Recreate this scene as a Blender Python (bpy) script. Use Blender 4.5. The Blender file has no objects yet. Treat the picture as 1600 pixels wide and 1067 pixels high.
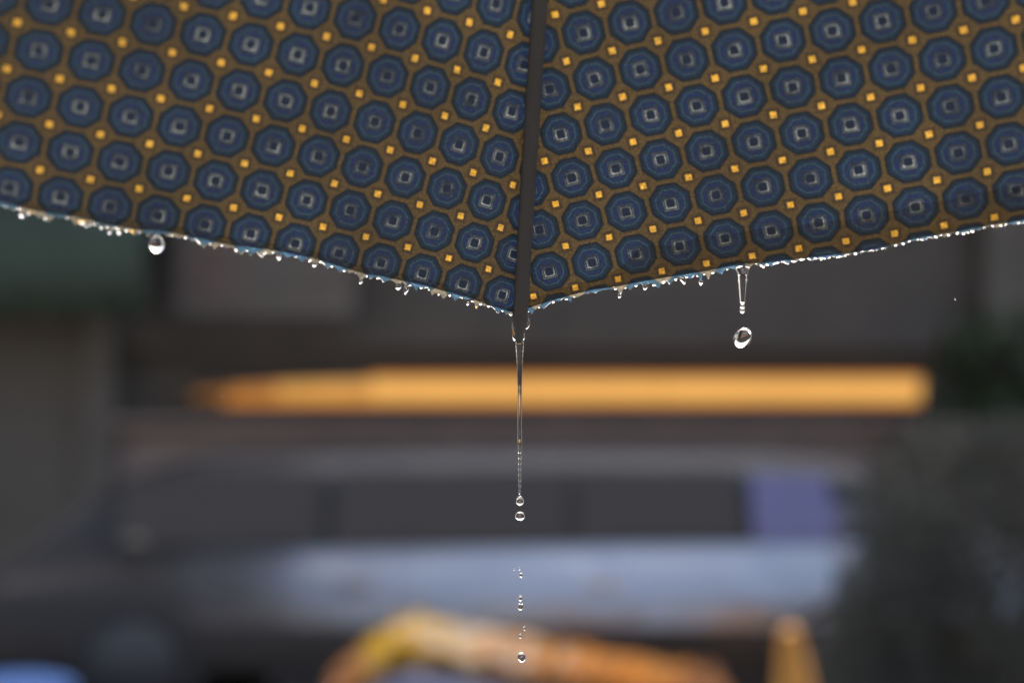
import bpy, bmesh, math, random
import numpy as np
from mathutils import Vector, Matrix, noise

R = math.radians
scene = bpy.context.scene
COL = scene.collection

# ------------------------------------------------------------------ camera, world, sun, exposure
EYE = 1.80
cam_d = bpy.data.cameras.new('camera')
cam_d.lens = 50.0
cam_d.sensor_width = 36.0
cam_d.clip_start = 0.02
cam_d.clip_end = 2000.0
cam_d.dof.use_dof = True
cam_d.dof.focus_distance = 0.446
cam_d.dof.aperture_fstop = 4.6
cam_d.dof.aperture_blades = 0
cam = bpy.data.objects.new('camera', cam_d)
COL.objects.link(cam)
cam.location = (0, 0, EYE)
cam.rotation_euler = (R(90), 0, 0)
scene.camera = cam

SUN_EL, SUN_AZ = 48.0, 12.0            # the bright part of the overcast lies ahead, beyond the umbrella
world = bpy.data.worlds.new('World')
scene.world = world
world.use_nodes = True
wn = world.node_tree.nodes
wl = world.node_tree.links
wn.clear()
sky = wn.new('ShaderNodeTexSky')
sky.sky_type = 'NISHITA'
sky.sun_disc = False
sky.sun_elevation = R(SUN_EL)
sky.sun_rotation = R(SUN_AZ)
sky.air_density = 1.0
sky.dust_density = 8.0
sky.ozone_density = 1.0
bg = wn.new('ShaderNodeBackground')
bg.inputs['Strength'].default_value = 0.12
wo = wn.new('ShaderNodeOutputWorld')
wl.new(sky.outputs[0], bg.inputs[0])
wl.new(bg.outputs[0], wo.inputs[0])

sun_d = bpy.data.lights.new('sun', 'SUN')
sun_d.energy = 1.3
sun_d.angle = R(20)
sun_d.color = (1.0, 0.95, 0.88)
sun = bpy.data.objects.new('sun', sun_d)
COL.objects.link(sun)
sd = Vector((math.sin(R(SUN_AZ)) * math.cos(R(SUN_EL)), math.cos(R(SUN_AZ)) * math.cos(R(SUN_EL)), math.sin(R(SUN_EL))))
sun.rotation_euler = (-sd).to_track_quat('-Z', 'Y').to_euler()

scene.view_settings.view_transform = 'Standard'
scene.view_settings.look = 'None'
scene.view_settings.exposure = 1.3
scene.view_settings.gamma = 1.0
scene.render.engine = 'CYCLES'
scene.cycles.max_bounces = 14
scene.cycles.transmission_bounces = 12
scene.cycles.transparent_max_bounces = 12
scene.cycles.use_denoising = True
try:
    scene.cycles.denoiser = 'OPENIMAGEDENOISE'
except Exception:
    pass
scene.cycles.sample_clamp_indirect = 10.0

# ------------------------------------------------------------------ helpers
def tag(o, label=None, cat=None, group=None, kind=None):
    if label: o['label'] = label
    if cat: o['category'] = cat
    if group: o['group'] = group
    if kind: o['kind'] = kind
    return o

def link(name, me, mat=None, parent=None, smooth=False):
    o = bpy.data.objects.new(name, me)
    COL.objects.link(o)
    if mat: me.materials.append(mat)
    if parent is not None: o.parent = parent
    if smooth:
        me.polygons.foreach_set('use_smooth', [True] * len(me.polygons))
    return o

def obj(name, bm, mat=None, parent=None, smooth=False):
    me = bpy.data.meshes.new(name)
    bm.normal_update()
    bm.to_mesh(me)
    bm.free()
    return link(name, me, mat, parent, smooth)

def empty(name, loc=(0, 0, 0), rot=(0, 0, 0)):
    o = bpy.data.objects.new(name, None)
    o.location = loc
    o.rotation_euler = rot
    COL.objects.link(o)
    return o

def box(bm, c, s, rot=None, bevel=0.0):
    m = Matrix.Translation(c)
    if rot is not None: m = m @ rot.to_4x4()
    g = bmesh.ops.create_cube(bm, size=1.0, matrix=m @ Matrix.Diagonal((s[0], s[1], s[2], 1)))
    if bevel > 0:
        es = list({e for v in g['verts'] for e in v.link_edges})
        bmesh.ops.bevel(bm, geom=es, offset=bevel, segments=2, affect='EDGES', profile=0.6)

def tube(bm, pts, rad, n=10, cap=True):
    """round tube along points; rad a number or a list"""
    pts = [Vector(p) for p in pts]
    rads = rad if isinstance(rad, (list, tuple)) else [rad] * len(pts)
    rings = []
    ref = None
    for k, p in enumerate(pts):
        d = (pts[min(k + 1, len(pts) - 1)] - pts[max(k - 1, 0)]).normalized()
        if ref is None:
            ref = d.orthogonal().normalized()
        ref = (ref - d * ref.dot(d)).normalized()
        b = d.cross(ref)
        rings.append([bm.verts.new(p + (ref * math.cos(2 * math.pi * i / n) + b * math.sin(2 * math.pi * i / n)) * rads[k]) for i in range(n)])
    for a, b in zip(rings, rings[1:]):
        for i in range(n):
            bm.faces.new((a[i], a[(i + 1) % n], b[(i + 1) % n], b[i]))
    if cap:
        bm.faces.new(rings[0][::-1])
        bm.faces.new(rings[-1])

def lathe(bm, prof, n=24, at=(0, 0, 0), wob=None):
    """prof: list of (radius, z) from top to bottom; radius 0 closes the end"""
    at = Vector(at)
    rings = []
    for r, z in prof:
        if r <= 1e-9:
            rings.append([bm.verts.new(at + Vector((0, 0, z)))])
        else:
            ring = []
            for i in range(n):
                a = 2 * math.pi * i / n
                dx = wob(z) if wob else 0.0
                ring.append(bm.verts.new(at + Vector((r * math.cos(a) + dx, r * math.sin(a), z))))
            rings.append(ring)
    for a, b in zip(rings, rings[1:]):
        for i in range(n):
            j = (i + 1) % n
            if len(a) == 1 and len(b) == 1: continue
            if len(a) == 1: bm.faces.new((a[0], b[i], b[j]))
            elif len(b) == 1: bm.faces.new((a[j], a[i], b[0]))
            else: bm.faces.new((a[j], a[i], b[i], b[j]))
    if len(rings[0]) > 1: bm.faces.new(rings[0])
    if len(rings[-1]) > 1: bm.faces.new(rings[-1][::-1])
    bmesh.ops.recalc_face_normals(bm, faces=bm.faces)

# ------------------------------------------------------------------ materials
def new_mat(name):
    m = bpy.data.materials.new(name)
    m.use_nodes = True
    return m, m.node_tree.nodes, m.node_tree.links

def plain(name, col, rough=0.6, metal=0.0, coat=0.0, vary=0.25, scale=6.0, spec=0.5, bump=0.0):
    m, n, l = new_mat(name)
    p = n['Principled BSDF']
    p.inputs['Roughness'].default_value = rough
    p.inputs['Metallic'].default_value = metal
    p.inputs['Coat Weight'].default_value = coat
    p.inputs['Coat Roughness'].default_value = 0.06
    p.inputs['Specular IOR Level'].default_value = spec
    tc = n.new('ShaderNodeTexCoord')
    nz = n.new('ShaderNodeTexNoise')
    nz.inputs['Scale'].default_value = scale
    nz.inputs['Detail'].default_value = 5
    l.new(tc.outputs['Object'], nz.inputs['Vector'])
    mx = n.new('ShaderNodeMix')
    mx.data_type = 'RGBA'
    mx.inputs[6].default_value = (*[c * (1 - vary) for c in col], 1)
    mx.inputs[7].default_value = (*[min(1, c * (1 + vary)) for c in col], 1)
    l.new(nz.outputs['Fac'], mx.inputs[0])
    l.new(mx.outputs[2], p.inputs['Base Color'])
    if bump > 0:
        b = n.new('ShaderNodeBump')
        b.inputs['Strength'].default_value = bump
        b.inputs['Distance'].default_value = 0.02
        l.new(nz.outputs['Fac'], b.inputs['Height'])
        l.new(b.outputs[0], p.inputs['Normal'])
    return m

def emit(name, col, strength, vary=0.12):
    m, n, l = new_mat(name)
    n.remove(n['Principled BSDF'])
    e = n.new('ShaderNodeEmission')
    tc = n.new('ShaderNodeTexCoord')
    nz = n.new('ShaderNodeTexNoise')
    nz.inputs['Scale'].default_value = 1.6
    l.new(tc.outputs['Object'], nz.inputs['Vector'])
    mr = n.new('ShaderNodeMapRange')
    mr.inputs[3].default_value = strength * (1 - vary)
    mr.inputs[4].default_value = strength * (1 + vary)
    l.new(nz.outputs['Fac'], mr.inputs[0])
    l.new(mr.outputs[0], e.inputs['Strength'])
    e.inputs['Color'].default_value = (*col, 1)
    l.new(e.outputs[0], n['Material Output'].inputs[0])
    return m

def water_mat():
    m, n, l = new_mat('clear_water')
    n.remove(n['Principled BSDF'])
    g = n.new('ShaderNodeBsdfGlass')
    g.inputs['IOR'].default_value = 1.333
    g.inputs['Roughness'].default_value = 0.0
    g.inputs['Color'].default_value = (1, 1, 1, 1)
    l.new(g.outputs[0], n['Material Output'].inputs[0])
    return m

class NB:
    """small helper for arithmetic node chains"""
    def __init__(s, n, l): s.n, s.l = n, l
    def m(s, op, a, b=None, c=None):
        x = s.n.new('ShaderNodeMath'); x.operation = op
        for k, v in enumerate((a, b, c)):
            if v is None: continue
            if isinstance(v, (int, float)): x.inputs[k].default_value = v
            else: s.l.new(v, x.inputs[k])
        return x.outputs[0]
    def step(s, v, edge, soft):          # 1 below edge, 0 above
        x = s.n.new('ShaderNodeMapRange'); x.interpolation_type = 'SMOOTHSTEP'
        s.l.new(v, x.inputs[0])
        x.inputs[1].default_value = edge - soft; x.inputs[2].default_value = edge + soft
        x.inputs[3].default_value = 1.0; x.inputs[4].default_value = 0.0
        return x.outputs[0]
    def band(s, v, a, b, soft):
        return s.m('SUBTRACT', s.step(v, b, soft), s.step(v, a, soft))
    def mix(s, f, a, b):
        x = s.n.new('ShaderNodeMix'); x.data_type = 'RGBA'
        for k, v in ((0, f), (6, a), (7, b)):
            if isinstance(v, tuple): x.inputs[k].default_value = (*v, 1)
            elif isinstance(v, (int, float)): x.inputs[k].default_value = v
            else: s.l.new(v, x.inputs[k])
        return x.outputs[2]

def fabric_mat(name='printed_fabric', gain=1.0):
    """printed silk: ochre ground, navy octagons with woven squares, small yellow squares between"""
    m, n, l = new_mat(name)
    B = NB(n, l)
    uvn = n.new('ShaderNodeUVMap'); uvn.uv_map = 'UVMap'
    # slight weave wander so that no two motifs are drawn alike
    wz = n.new('ShaderNodeTexNoise'); wz.inputs['Scale'].default_value = 2.3; wz.inputs['Detail'].default_value = 2
    l.new(uvn.outputs[0], wz.inputs['Vector'])
    off = n.new('ShaderNodeVectorMath'); off.operation = 'SCALE'; off.inputs[3].default_value = 0.03
    sub = n.new('ShaderNodeVectorMath'); sub.operation = 'SUBTRACT'; sub.inputs[1].default_value = (.5, .5, .5)
    l.new(wz.outputs['Color'], sub.inputs[0]); l.new(sub.outputs[0], off.inputs[0])
    add = n.new('ShaderNodeVectorMath'); add.operation = 'ADD'
    l.new(uvn.outputs[0], add.inputs[0]); l.new(off.outputs[0], add.inputs[1])
    sx = n.new('ShaderNodeSeparateXYZ'); l.new(add.outputs[0], sx.inputs[0])
    u, v = sx.outputs[0], sx.outputs[1]
    fu = B.m('SUBTRACT', B.m('FRACT', u), .5); fv = B.m('SUBTRACT', B.m('FRACT', v), .5)
    a, b = B.m('ABSOLUTE', fu), B.m('ABSOLUTE', fv)
    mxab = B.m('MAXIMUM', a, b); mnab = B.m('MINIMUM', a, b)
    octo = B.m('MAXIMUM', mxab, B.m('MULTIPLY', B.m('ADD', a, b), .7071))
    corner = B.m('MAXIMUM', B.m('SUBTRACT', .5, a), B.m('SUBTRACT', .5, b))
    # per motif random numbers
    cell = n.new('ShaderNodeCombineXYZ')
    l.new(B.m('FLOOR', u), cell.inputs[0]); l.new(B.m('FLOOR', v), cell.inputs[1])
    wn1 = n.new('ShaderNodeTexWhiteNoise'); wn1.noise_dimensions = '2D'; l.new(cell.outputs[0], wn1.inputs['Vector'])
    rnd = wn1.outputs['Value']
    colc = n.new('ShaderNodeCombineXYZ'); l.new(B.m('FLOOR', u), colc.inputs[0])
    wn2 = n.new('ShaderNodeTexWhiteNoise'); wn2.noise_dimensions = '2D'; l.new(colc.outputs[0], wn2.inputs['Vector'])
    bright = B.m('ADD', B.m('MULTIPLY', rnd, .5), B.m('MULTIPLY', wn2.outputs['Value'], .5))
    # thread noise
    th = n.new('ShaderNodeTexNoise'); th.inputs['Scale'].default_value = 26; th.inputs['Detail'].default_value = 4; th.inputs['Roughness'].default_value = .7
    l.new(uvn.outputs[0], th.inputs['Vector'])
    wv = n.new('ShaderNodeTexWave'); wv.wave_type = 'BANDS'; wv.bands_direction = 'DIAGONAL'
    wv.inputs['Scale'].default_value = 5.5; wv.inputs['Distortion'].default_value = 2.0; wv.inputs['Detail'].default_value = 2
    l.new(uvn.outputs[0], wv.inputs['Vector'])
    thr = th.outputs['Fac']
    big = n.new('ShaderNodeTexNoise'); big.inputs['Scale'].default_value = .35; big.inputs['Detail'].default_value = 3
    l.new(uvn.outputs[0], big.inputs['Vector'])

    OCH1, OCH2 = (.0190, .0122, .0048), (.035, .0235, .0090)
    NAVY, DARK, TEAL = (.0027, .0076, .0190), (.0010, .0030, .0052), (.0023, .0074, .0172)
    ROYAL, LINE, CREAM = (.0030, .0072, .0255), (.016, .036, .044), (.100, .114, .112)
    YEL1, YEL2 = (.205, .112, .012), (.27, .158, .022)
    c = B.mix(B.m('MULTIPLY', thr, 1.1), OCH1, OCH2)
    c = B.mix(B.m('MULTIPLY', B.band(corner, .072, .140, .026), .75), c, (.012, .007, .004))
    c = B.mix(B.step(corner, .066, .012), c, B.mix(rnd, YEL1, YEL2))
    s = .008
    c = B.mix(B.step(octo, .456, .020), c, DARK)
    c = B.mix(B.step(octo, .392, .040), c, TEAL)
    lf = B.m('MULTIPLY', B.band(octo, .300, .318, s), B.m('ADD', .25, B.m('MULTIPLY', B.step(thr, .52, .1), .75)))
    c = B.mix(B.step(octo, .318, s), c, NAVY)
    bars = B.m('MULTIPLY', B.band(mxab, .200, .272, s), B.step(mnab, .15, s))
    c = B.mix(bars, c, ROYAL)
    c = B.mix(lf, c, LINE)
    brk = B.m('ADD', .35, B.m('MULTIPLY', B.step(thr, .56, .08), .65))
    sd = n.new('ShaderNodeTexNoise'); sd.inputs['Scale'].default_value = 3.1; sd.inputs['Detail'].default_value = 1
    l.new(uvn.outputs[0], sd.inputs['Vector'])
    worn = n.new('ShaderNodeMapRange'); l.new(sd.outputs['Fac'], worn.inputs[0])       # some sides of a square are worn faint
    worn.inputs[1].default_value = .36; worn.inputs[2].default_value = .60; worn.inputs[3].default_value = .22; worn.inputs[4].default_value = 1.1
    topside = B.m('SUBTRACT', 1.0, B.m('MULTIPLY', B.step(fv, -.075, .02), .45))
    gain_ = B.m('MULTIPLY', B.m('MULTIPLY', brk, B.m('MULTIPLY', worn.outputs[0], topside)), B.m('ADD', .35, B.m('MULTIPLY', bright, .95)))
    c = B.mix(B.step(mxab, .172, s), c, (.0015, .0042, .0115))
    c = B.mix(B.m('MULTIPLY', B.band(mxab, .146, .164, s), B.m('MULTIPLY', gain_, .50)), c, CREAM)
    rnd_sq = B.m('MAXIMUM', mxab, B.m('MULTIPLY', B.m('ADD', a, b), .60))
    c = B.mix(B.m('MULTIPLY', B.m('MULTIPLY', B.step(mxab, .122, s), B.m('SUBTRACT', 1.0, B.step(rnd_sq, .094, s))), gain_), c, CREAM)
    # weave grain
    g = B.m('ADD', .86, B.m('MULTIPLY', wv.outputs['Fac'], .12))
    fine = n.new('ShaderNodeTexNoise'); fine.inputs['Scale'].default_value = 60; fine.inputs['Detail'].default_value = 3
    l.new(uvn.outputs[0], fine.inputs['Vector'])
    g = B.m('MULTIPLY', g, B.m('ADD', .70, B.m('MULTIPLY', fine.outputs['Fac'], .62)))
    grit = n.new('ShaderNodeTexNoise'); grit.inputs['Scale'].default_value = 21; grit.inputs['Detail'].default_value = 1
    l.new(uvn.outputs[0], grit.inputs['Vector'])
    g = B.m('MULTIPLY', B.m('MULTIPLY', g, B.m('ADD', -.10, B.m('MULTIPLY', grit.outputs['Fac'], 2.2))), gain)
    g = B.m('MULTIPLY', g, B.m('ADD', .58, B.m('MULTIPLY', big.outputs['Fac'], .84)))
    gm = n.new('ShaderNodeMix'); gm.data_type = 'RGBA'; gm.blend_type = 'MULTIPLY'; gm.inputs[0].default_value = 1
    l.new(c, gm.inputs[6])
    cc = n.new('ShaderNodeCombineColor')
    for k in range(3): l.new(g, cc.inputs[k])
    l.new(cc.outputs[0], gm.inputs[7])
    c = gm.outputs[2]
    if gain > 1: c = B.mix(.30, c, (.055, .115, .150))       # pale blue glint of the wet edge mixed into the colour
    tr = n.new('ShaderNodeBsdfTranslucent'); l.new(c, tr.inputs['Color'])
    df = n.new('ShaderNodeBsdfDiffuse')
    l.new(B.mix(.35, (.092, .094, .086), c), df.inputs['Color'])
    gl = n.new('ShaderNodeBsdfGlossy'); gl.inputs['Roughness'].default_value = .45
    gl.inputs['Color'].default_value = (.5, .5, .5, 1)
    ad = n.new('ShaderNodeAddShader')
    l.new(tr.outputs[0], ad.inputs[0]); l.new(df.outputs[0], ad.inputs[1])
    mx = n.new('ShaderNodeMixShader'); mx.inputs[0].default_value = .02
    l.new(ad.outputs[0], mx.inputs[1]); l.new(gl.outputs[0], mx.inputs[2])
    l.new(mx.outputs[0], n['Material Output'].inputs[0])
    return m

def hem_mat():
    """the turned-in edge: a second layer of the same thin cloth, back side showing"""
    m, n, l = new_mat('hem_cloth')
    n.remove(n['Principled BSDF'])
    tr = n.new('ShaderNodeBsdfTranslucent'); tr.inputs['Color'].default_value = (.060, .038, .017, 1)
    df = n.new('ShaderNodeBsdfDiffuse'); df.inputs['Color'].default_value = (.10, .092, .082, 1)
    tp = n.new('ShaderNodeBsdfTransparent'); tp.inputs['Color'].default_value = (.97, .94, .88, 1)
    uvn = n.new('ShaderNodeUVMap'); uvn.uv_map = 'UVMap'
    nz = n.new('ShaderNodeTexNoise'); nz.inputs['Scale'].default_value = 22; nz.inputs['Detail'].default_value = 4
    l.new(uvn.outputs[0], nz.inputs['Vector'])
    mr = n.new('ShaderNodeMapRange'); mr.inputs[1].default_value = .3; mr.inputs[2].default_value = .7
    mr.inputs[3].default_value = .62; mr.inputs[4].default_value = .86
    l.new(nz.outputs['Fac'], mr.inputs[0])
    ad = n.new('ShaderNodeAddShader'); l.new(tr.outputs[0], ad.inputs[0]); l.new(df.outputs[0], ad.inputs[1])
    mx = n.new('ShaderNodeMixShader'); l.new(mr.outputs[0], mx.inputs[0])
    l.new(ad.outputs[0], mx.inputs[1]); l.new(tp.outputs[0], mx.inputs[2])
    l.new(mx.outputs[0], n['Material Output'].inputs[0])
    return m

WATER = water_mat()
FABRIC = fabric_mat()
EDGE_LIT = fabric_mat('lit_edge_print', 5.5)  # brightened copy of the print, standing in for light in the edge water
HEM = hem_mat()
METAL = plain('dark_rib_metal', (.135, .136, .134), rough=.8, vary=.08, scale=60, spec=.05)
CHROME = plain('shaft_metal', (.30, .30, .31), rough=.3, metal=1.0, vary=.05)
GRIP = plain('handle_rubber', (.02, .02, .02), rough=.6)

# ------------------------------------------------------------------ ground
def plane(name, x0, x1, y0, y1, z, mat, nx=1, ny=1):
    bm = bmesh.new()
    vs = [[bm.verts.new((x0 + (x1 - x0) * i / nx, y0 + (y1 - y0) * j / ny, z)) for i in range(nx + 1)] for j in range(ny + 1)]
    for j in range(ny):
        for i in range(nx):
            bm.faces.new((vs[j][i], vs[j][i + 1], vs[j + 1][i + 1], vs[j + 1][i]))
    return tag(obj(name, bm, mat), kind='structure')

ASPHALT = plain('wet_asphalt', (.045, .046, .048), rough=.28, vary=.35, scale=3, bump=.15)
PAVING = plain('wet_paving', (.10, .098, .092), rough=.35, vary=.3, scale=5, bump=.1)
plane('ground', -400, 400, -400, 400, -.012, plain('earth', (.06, .058, .052), rough=.8, scale=.5))
plane('road', -300, 300, 3.2, 8.0, -.004, ASPHALT)
def slab(name, x0, x1, y0, y1, z0, z1, mat):
    bm = bmesh.new()
    box(bm, ((x0 + x1) / 2, (y0 + y1) / 2, (z0 + z1) / 2), (x1 - x0, y1 - y0, z1 - z0), bevel=.012)
    return tag(obj(name, bm, mat), kind='structure')
slab('pavement', -60, 60, 8.22, 12.0, -.05, .12, PAVING)
slab('kerb', -60, 60, 8.08, 8.215, -.05, .13, plain('kerb_stone', (.22, .215, .20), rough=.5, scale=8))
slab('pavement', -60, 60, -4.0, 2.98, -.05, .12, PAVING)
slab('kerb', -60, 60, 2.985, 3.12, -.05, .13, bpy.data.materials['kerb_stone'])

# ------------------------------------------------------------------ the shop front across the street
FY = 9.6
def build_shop():
    root = empty('shop_building', (0, FY, .12))
    tag(root, 'low dark shop building with a lowered shutter behind the parked car', 'building')
    wall = plain('dark_render', (.26, .222, .172), rough=.8, vary=.35, scale=1.3, bump=.2)
    bm = bmesh.new()
    W, H = 13.0, 3.35
    # wall with the shop opening from x -2.6..3.1, z .95..2.6
    ox0, ox1, oz0, oz1 = -2.75, 3.25, .0, 2.55
    for (x0, x1, z0, z1) in ((-W / 2, ox0, 0, H), (ox1, W / 2, 0, H), (ox0, ox1, oz1, H)):
        box(bm, ((x0 + x1) / 2, .15, (z0 + z1) / 2), (x1 - x0, .3, z1 - z0))
    box(bm, (0, 2.2, H / 2), (W, 3.8, H))
    obj('wall', bm, wall, root)
    bm = bmesh.new()
    box(bm, (0, 1.8, H + .08), (W + .4, 5.0, .14), bevel=.02)
    obj('roof', bm, plain('dark_roof', (.05, .05, .05), rough=.7), root)
    bm = bmesh.new()                       # shutter, ridged
    zt, zb = 2.55, 1.62
    nsl = 14
    for k in range(nsl):
        z = zb + (zt - zb) * (k + .5) / nsl
        box(bm, ((ox0 + ox1) / 2, .12, z), (ox1 - ox0 - .04, .03, (zt - zb) / nsl * .86), bevel=.006)
    box(bm, ((ox0 + ox1) / 2, .155, (zt + zb) / 2), (ox1 - ox0 - .04, .02, zt - zb))
    o = obj('shutter', bm, plain('shutter_paint', (.235, .200, .160), rough=.5, vary=.3, scale=2.5), root)
    bm = bmesh.new()                       # counter front
    box(bm, ((ox0 + ox1) / 2, .10, .56), (ox1 - ox0 - .06, .10, 1.10), bevel=.01)
    box(bm, ((ox0 + ox1) / 2, .04, 1.14), (ox1 - ox0 - .02, .30, .05), bevel=.01)
    obj('counter', bm, plain('counter_wood', (.52, .40, .33), rough=.5, vary=.4, scale=2), root)
    for x in (ox0 - .02, ox1 + .02):
        bm = bmesh.new()
        box(bm, (x, -.04, oz1 / 2), (.22, .14, oz1), bevel=.02)
        obj('pilaster', bm, plain('pilaster_paint', (.25, .215, .17), rough=.7), root)
    return root
build_shop()

def build_light_strip():
    root = empty('light_strip', (.30, FY - .10, 1.474))
    tag(root, 'long glowing amber light strip across the dark shop front', 'light strip')
    L = 4.88; h = .118
    bm = bmesh.new()
    x0, x1 = -2.36, 2.36
    box(bm, (0, .085, 0), (L + .04, .05, h + .09), bevel=.006)
    obj('housing', bm, plain('strip_housing', (.05, .045, .04), rough=.5), root)
    amber = emit('amber_light', (1.0, .54, .15), .40, vary=.10)
    dim = emit('dim_amber_light', (1.0, .42, .11), .21, vary=.35)
    deep = emit('deep_orange_light', (1.0, .34, .05), .30, vary=.12)
    def panel(a, b, mat, za=0.0, zb=0.0):
        bm = bmesh.new()
        v = [(a, -h / 2), (b, -h / 2), (b, h / 2 - zb), (a, h / 2 - za)]
        f = [bm.verts.new((x, .045, z)) for x, z in v] + [bm.verts.new((x, .02, z)) for x, z in v]
        bm.faces.new(f[:4]); bm.faces.new(f[4:][::-1])
        for k in range(4):
            bm.faces.new((f[k], f[k + 4], f[(k + 1) % 4 + 4], f[(k + 1) % 4]))
        bmesh.ops.recalc_face_normals(bm, faces=bm.faces)
        return obj('light_panel', bm, mat, root)
    dimmest = emit('dimmest_amber_light', (1.0, .45, .15), .10, vary=.35)
    soft = emit('soft_amber_light', (1.0, .50, .13), .31, vary=.2)
    tag(panel(-L / 2, -L / 2 + .25, dimmest, .065, .042), 'dimmest end panel of the amber light strip')
    tag(panel(-L / 2 + .253, -L / 2 + .55, dim, .042, .02), 'dimmer panel next to the dimmest end of the amber light strip')
    cuts = [-L / 2 + .555, -1.25, -.2, .7, 1.55, L / 2]
    for k in range(5):
        panel(cuts[k] + .003, cuts[k + 1] - .003, soft if k == 0 else amber, .02 if k == 0 else 0, 0)
    for z, a in ((h / 2 + .0165, -1.25), (-h / 2 - .0165, -L / 2 + .2)):       # the darker amber lips of the diffuser
        bm = bmesh.new(); box(bm, ((a + L / 2) / 2, .035, z), (L / 2 - a, .05, .030), bevel=.004)
        obj('diffuser_lip', bm, deep, root)
build_light_strip()

def build_awning():
    root = empty('canvas_awning', (-3.45, FY - .35, 1.97))
    tag(root, 'dull green canvas awning hanging at the shop corner', 'awning')
    green = plain('green_canvas', (.115, .150, .105), rough=.8, vary=.3, scale=2.0, spec=.2)
    bm = bmesh.new()
    n = 26
    rows = []
    for j, (y, z) in enumerate(((.33, 1.05), (.12, .88), (-.25, .62), (-.30, .58), (-.31, .30), (-.30, 0.0))):
        row = []
        for i in range(n + 1):
            x = -1.15 + 2.30 * i / n
            row.append(bm.verts.new((x, y + .02 * math.sin(i * 1.9) * (j > 3), z + (.012 * math.sin(i * 2.4) if j == 5 else 0))))
        rows.append(row)
    for a, b in zip(rows, rows[1:]):
        for i in range(n):
            bm.faces.new((a[i], a[i + 1], b[i + 1], b[i]))
    o = obj('canvas', bm, green, root, smooth=True)
    md = o.modifiers.new('thick', 'SOLIDIFY'); md.thickness = .006
    bm = bmesh.new()
    for x in (-1.1, 1.1):
        tube(bm, [(x, .33, .45), (x, -.24, .57)], .014)
    tube(bm, [(-1.15, -.25, .595), (1.15, -.25, .595)], .014)
    obj('bracket', bm, METAL, root)
build_awning()

def build_board():
    root = empty('notice_board', (-1.65, FY - .02, 1.98))
    tag(root, 'faded brown wooden notice board beside the green awning', 'notice board')
    W, H = 1.18, .62
    bm = bmesh.new(); box(bm, (0, -.03, H / 2), (W, .03, H))
    obj('panel', bm, plain('faded_board', (.33, .27, .21), rough=.8, vary=.35, scale=3), root)
    for (x, z, sx, sz) in ((0, -.02, W + .08, .05), (0, H + .02, W + .08, .05), (-W / 2 - .02, H / 2, .05, H), (W / 2 + .02, H / 2, .05, H)):
        bm = bmesh.new(); box(bm, (x, -.035, z), (sx, .05, sz), bevel=.006)
        obj('frame', bm, plain('board_frame', (.18, .15, .13), rough=.7), root)
    for (x, z, w, h, c) in ((-.36, .27, .26, .36, (.35, .25, .20)), (.05, .32, .30, .40, (.31, .265, .215)), (.40, .30, .24, .34, (.32, .26, .21))):
        bm = bmesh.new(); box(bm, (x, -.050, z), (w, .006, h))
        obj('poster', bm, plain('old_paper', c, rough=.9, vary=.4, scale=9), root)
build_board()

def build_back_row():  # unseen building, added so the car side reflects something dark
    root = empty('added_low_building', (0, -7.5, .12))
    tag(root, 'long low building added unseen behind the photographer to darken reflections', 'building')
    bm = bmesh.new(); box(bm, (0, -2.2, 1.7), (34, 4, 3.4)); obj('wall', bm, plain('rear_brick', (.12, .085, .07), rough=.85, vary=.4, scale=4), root)
    bm = bmesh.new(); box(bm, (0, -2.2, 3.48), (34.4, 4.5, .14), bevel=.02); obj('roof', bm, plain('rear_roof', (.06, .06, .06), rough=.8), root)
    for x in range(-15, 16, 3):
        bm = bmesh.new(); box(bm, (x, -.19, 1.5), (1.5, .06, 1.5), bevel=.01)
        f = obj('window', bm, plain('rear_window_frame', (.10, .10, .10), rough=.6), root)
        bm = bmesh.new(); box(bm, (x, -.155, 1.5), (1.36, .03, 1.36)); obj('pane', bm, plain('rear_pane', (.03, .03, .03), rough=.1), f)
build_back_row()

def build_back_block():  # unseen block, added to cut the sky from the left of the car reflection
    root = empty('added_tall_block', (-19, -9.0, .12))
    tag(root, 'tall block added unseen behind the photographer to dim the sky reflection', 'building')
    W, H = 31.0, 17.0
    bm = bmesh.new(); box(bm, (0, -12.2, H / 2), (W, 9, H)); obj('wall', bm, plain('block_render', (.16, .15, .135), rough=.85, vary=.25, scale=1.5), root)
    bm = bmesh.new(); box(bm, (0, -12.2, H + .12), (W + .5, 9.5, .24), bevel=.03); obj('roof', bm, bpy.data.materials['rear_roof'], root)
    for fl in range(5):
        for k in range(9):
            x, z = -W / 2 + 2.0 + k * 3.35, 2.0 + fl * 3.2
            bm = bmesh.new(); box(bm, (x, -7.69, z), (1.5, .06, 1.6)); f = obj('window', bm, bpy.data.materials['rear_window_frame'], root)
            bm = bmesh.new(); box(bm, (x, -7.65, z), (1.36, .04, 1.46)); obj('pane', bm, bpy.data.materials['rear_pane'], f)
build_back_block()

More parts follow.
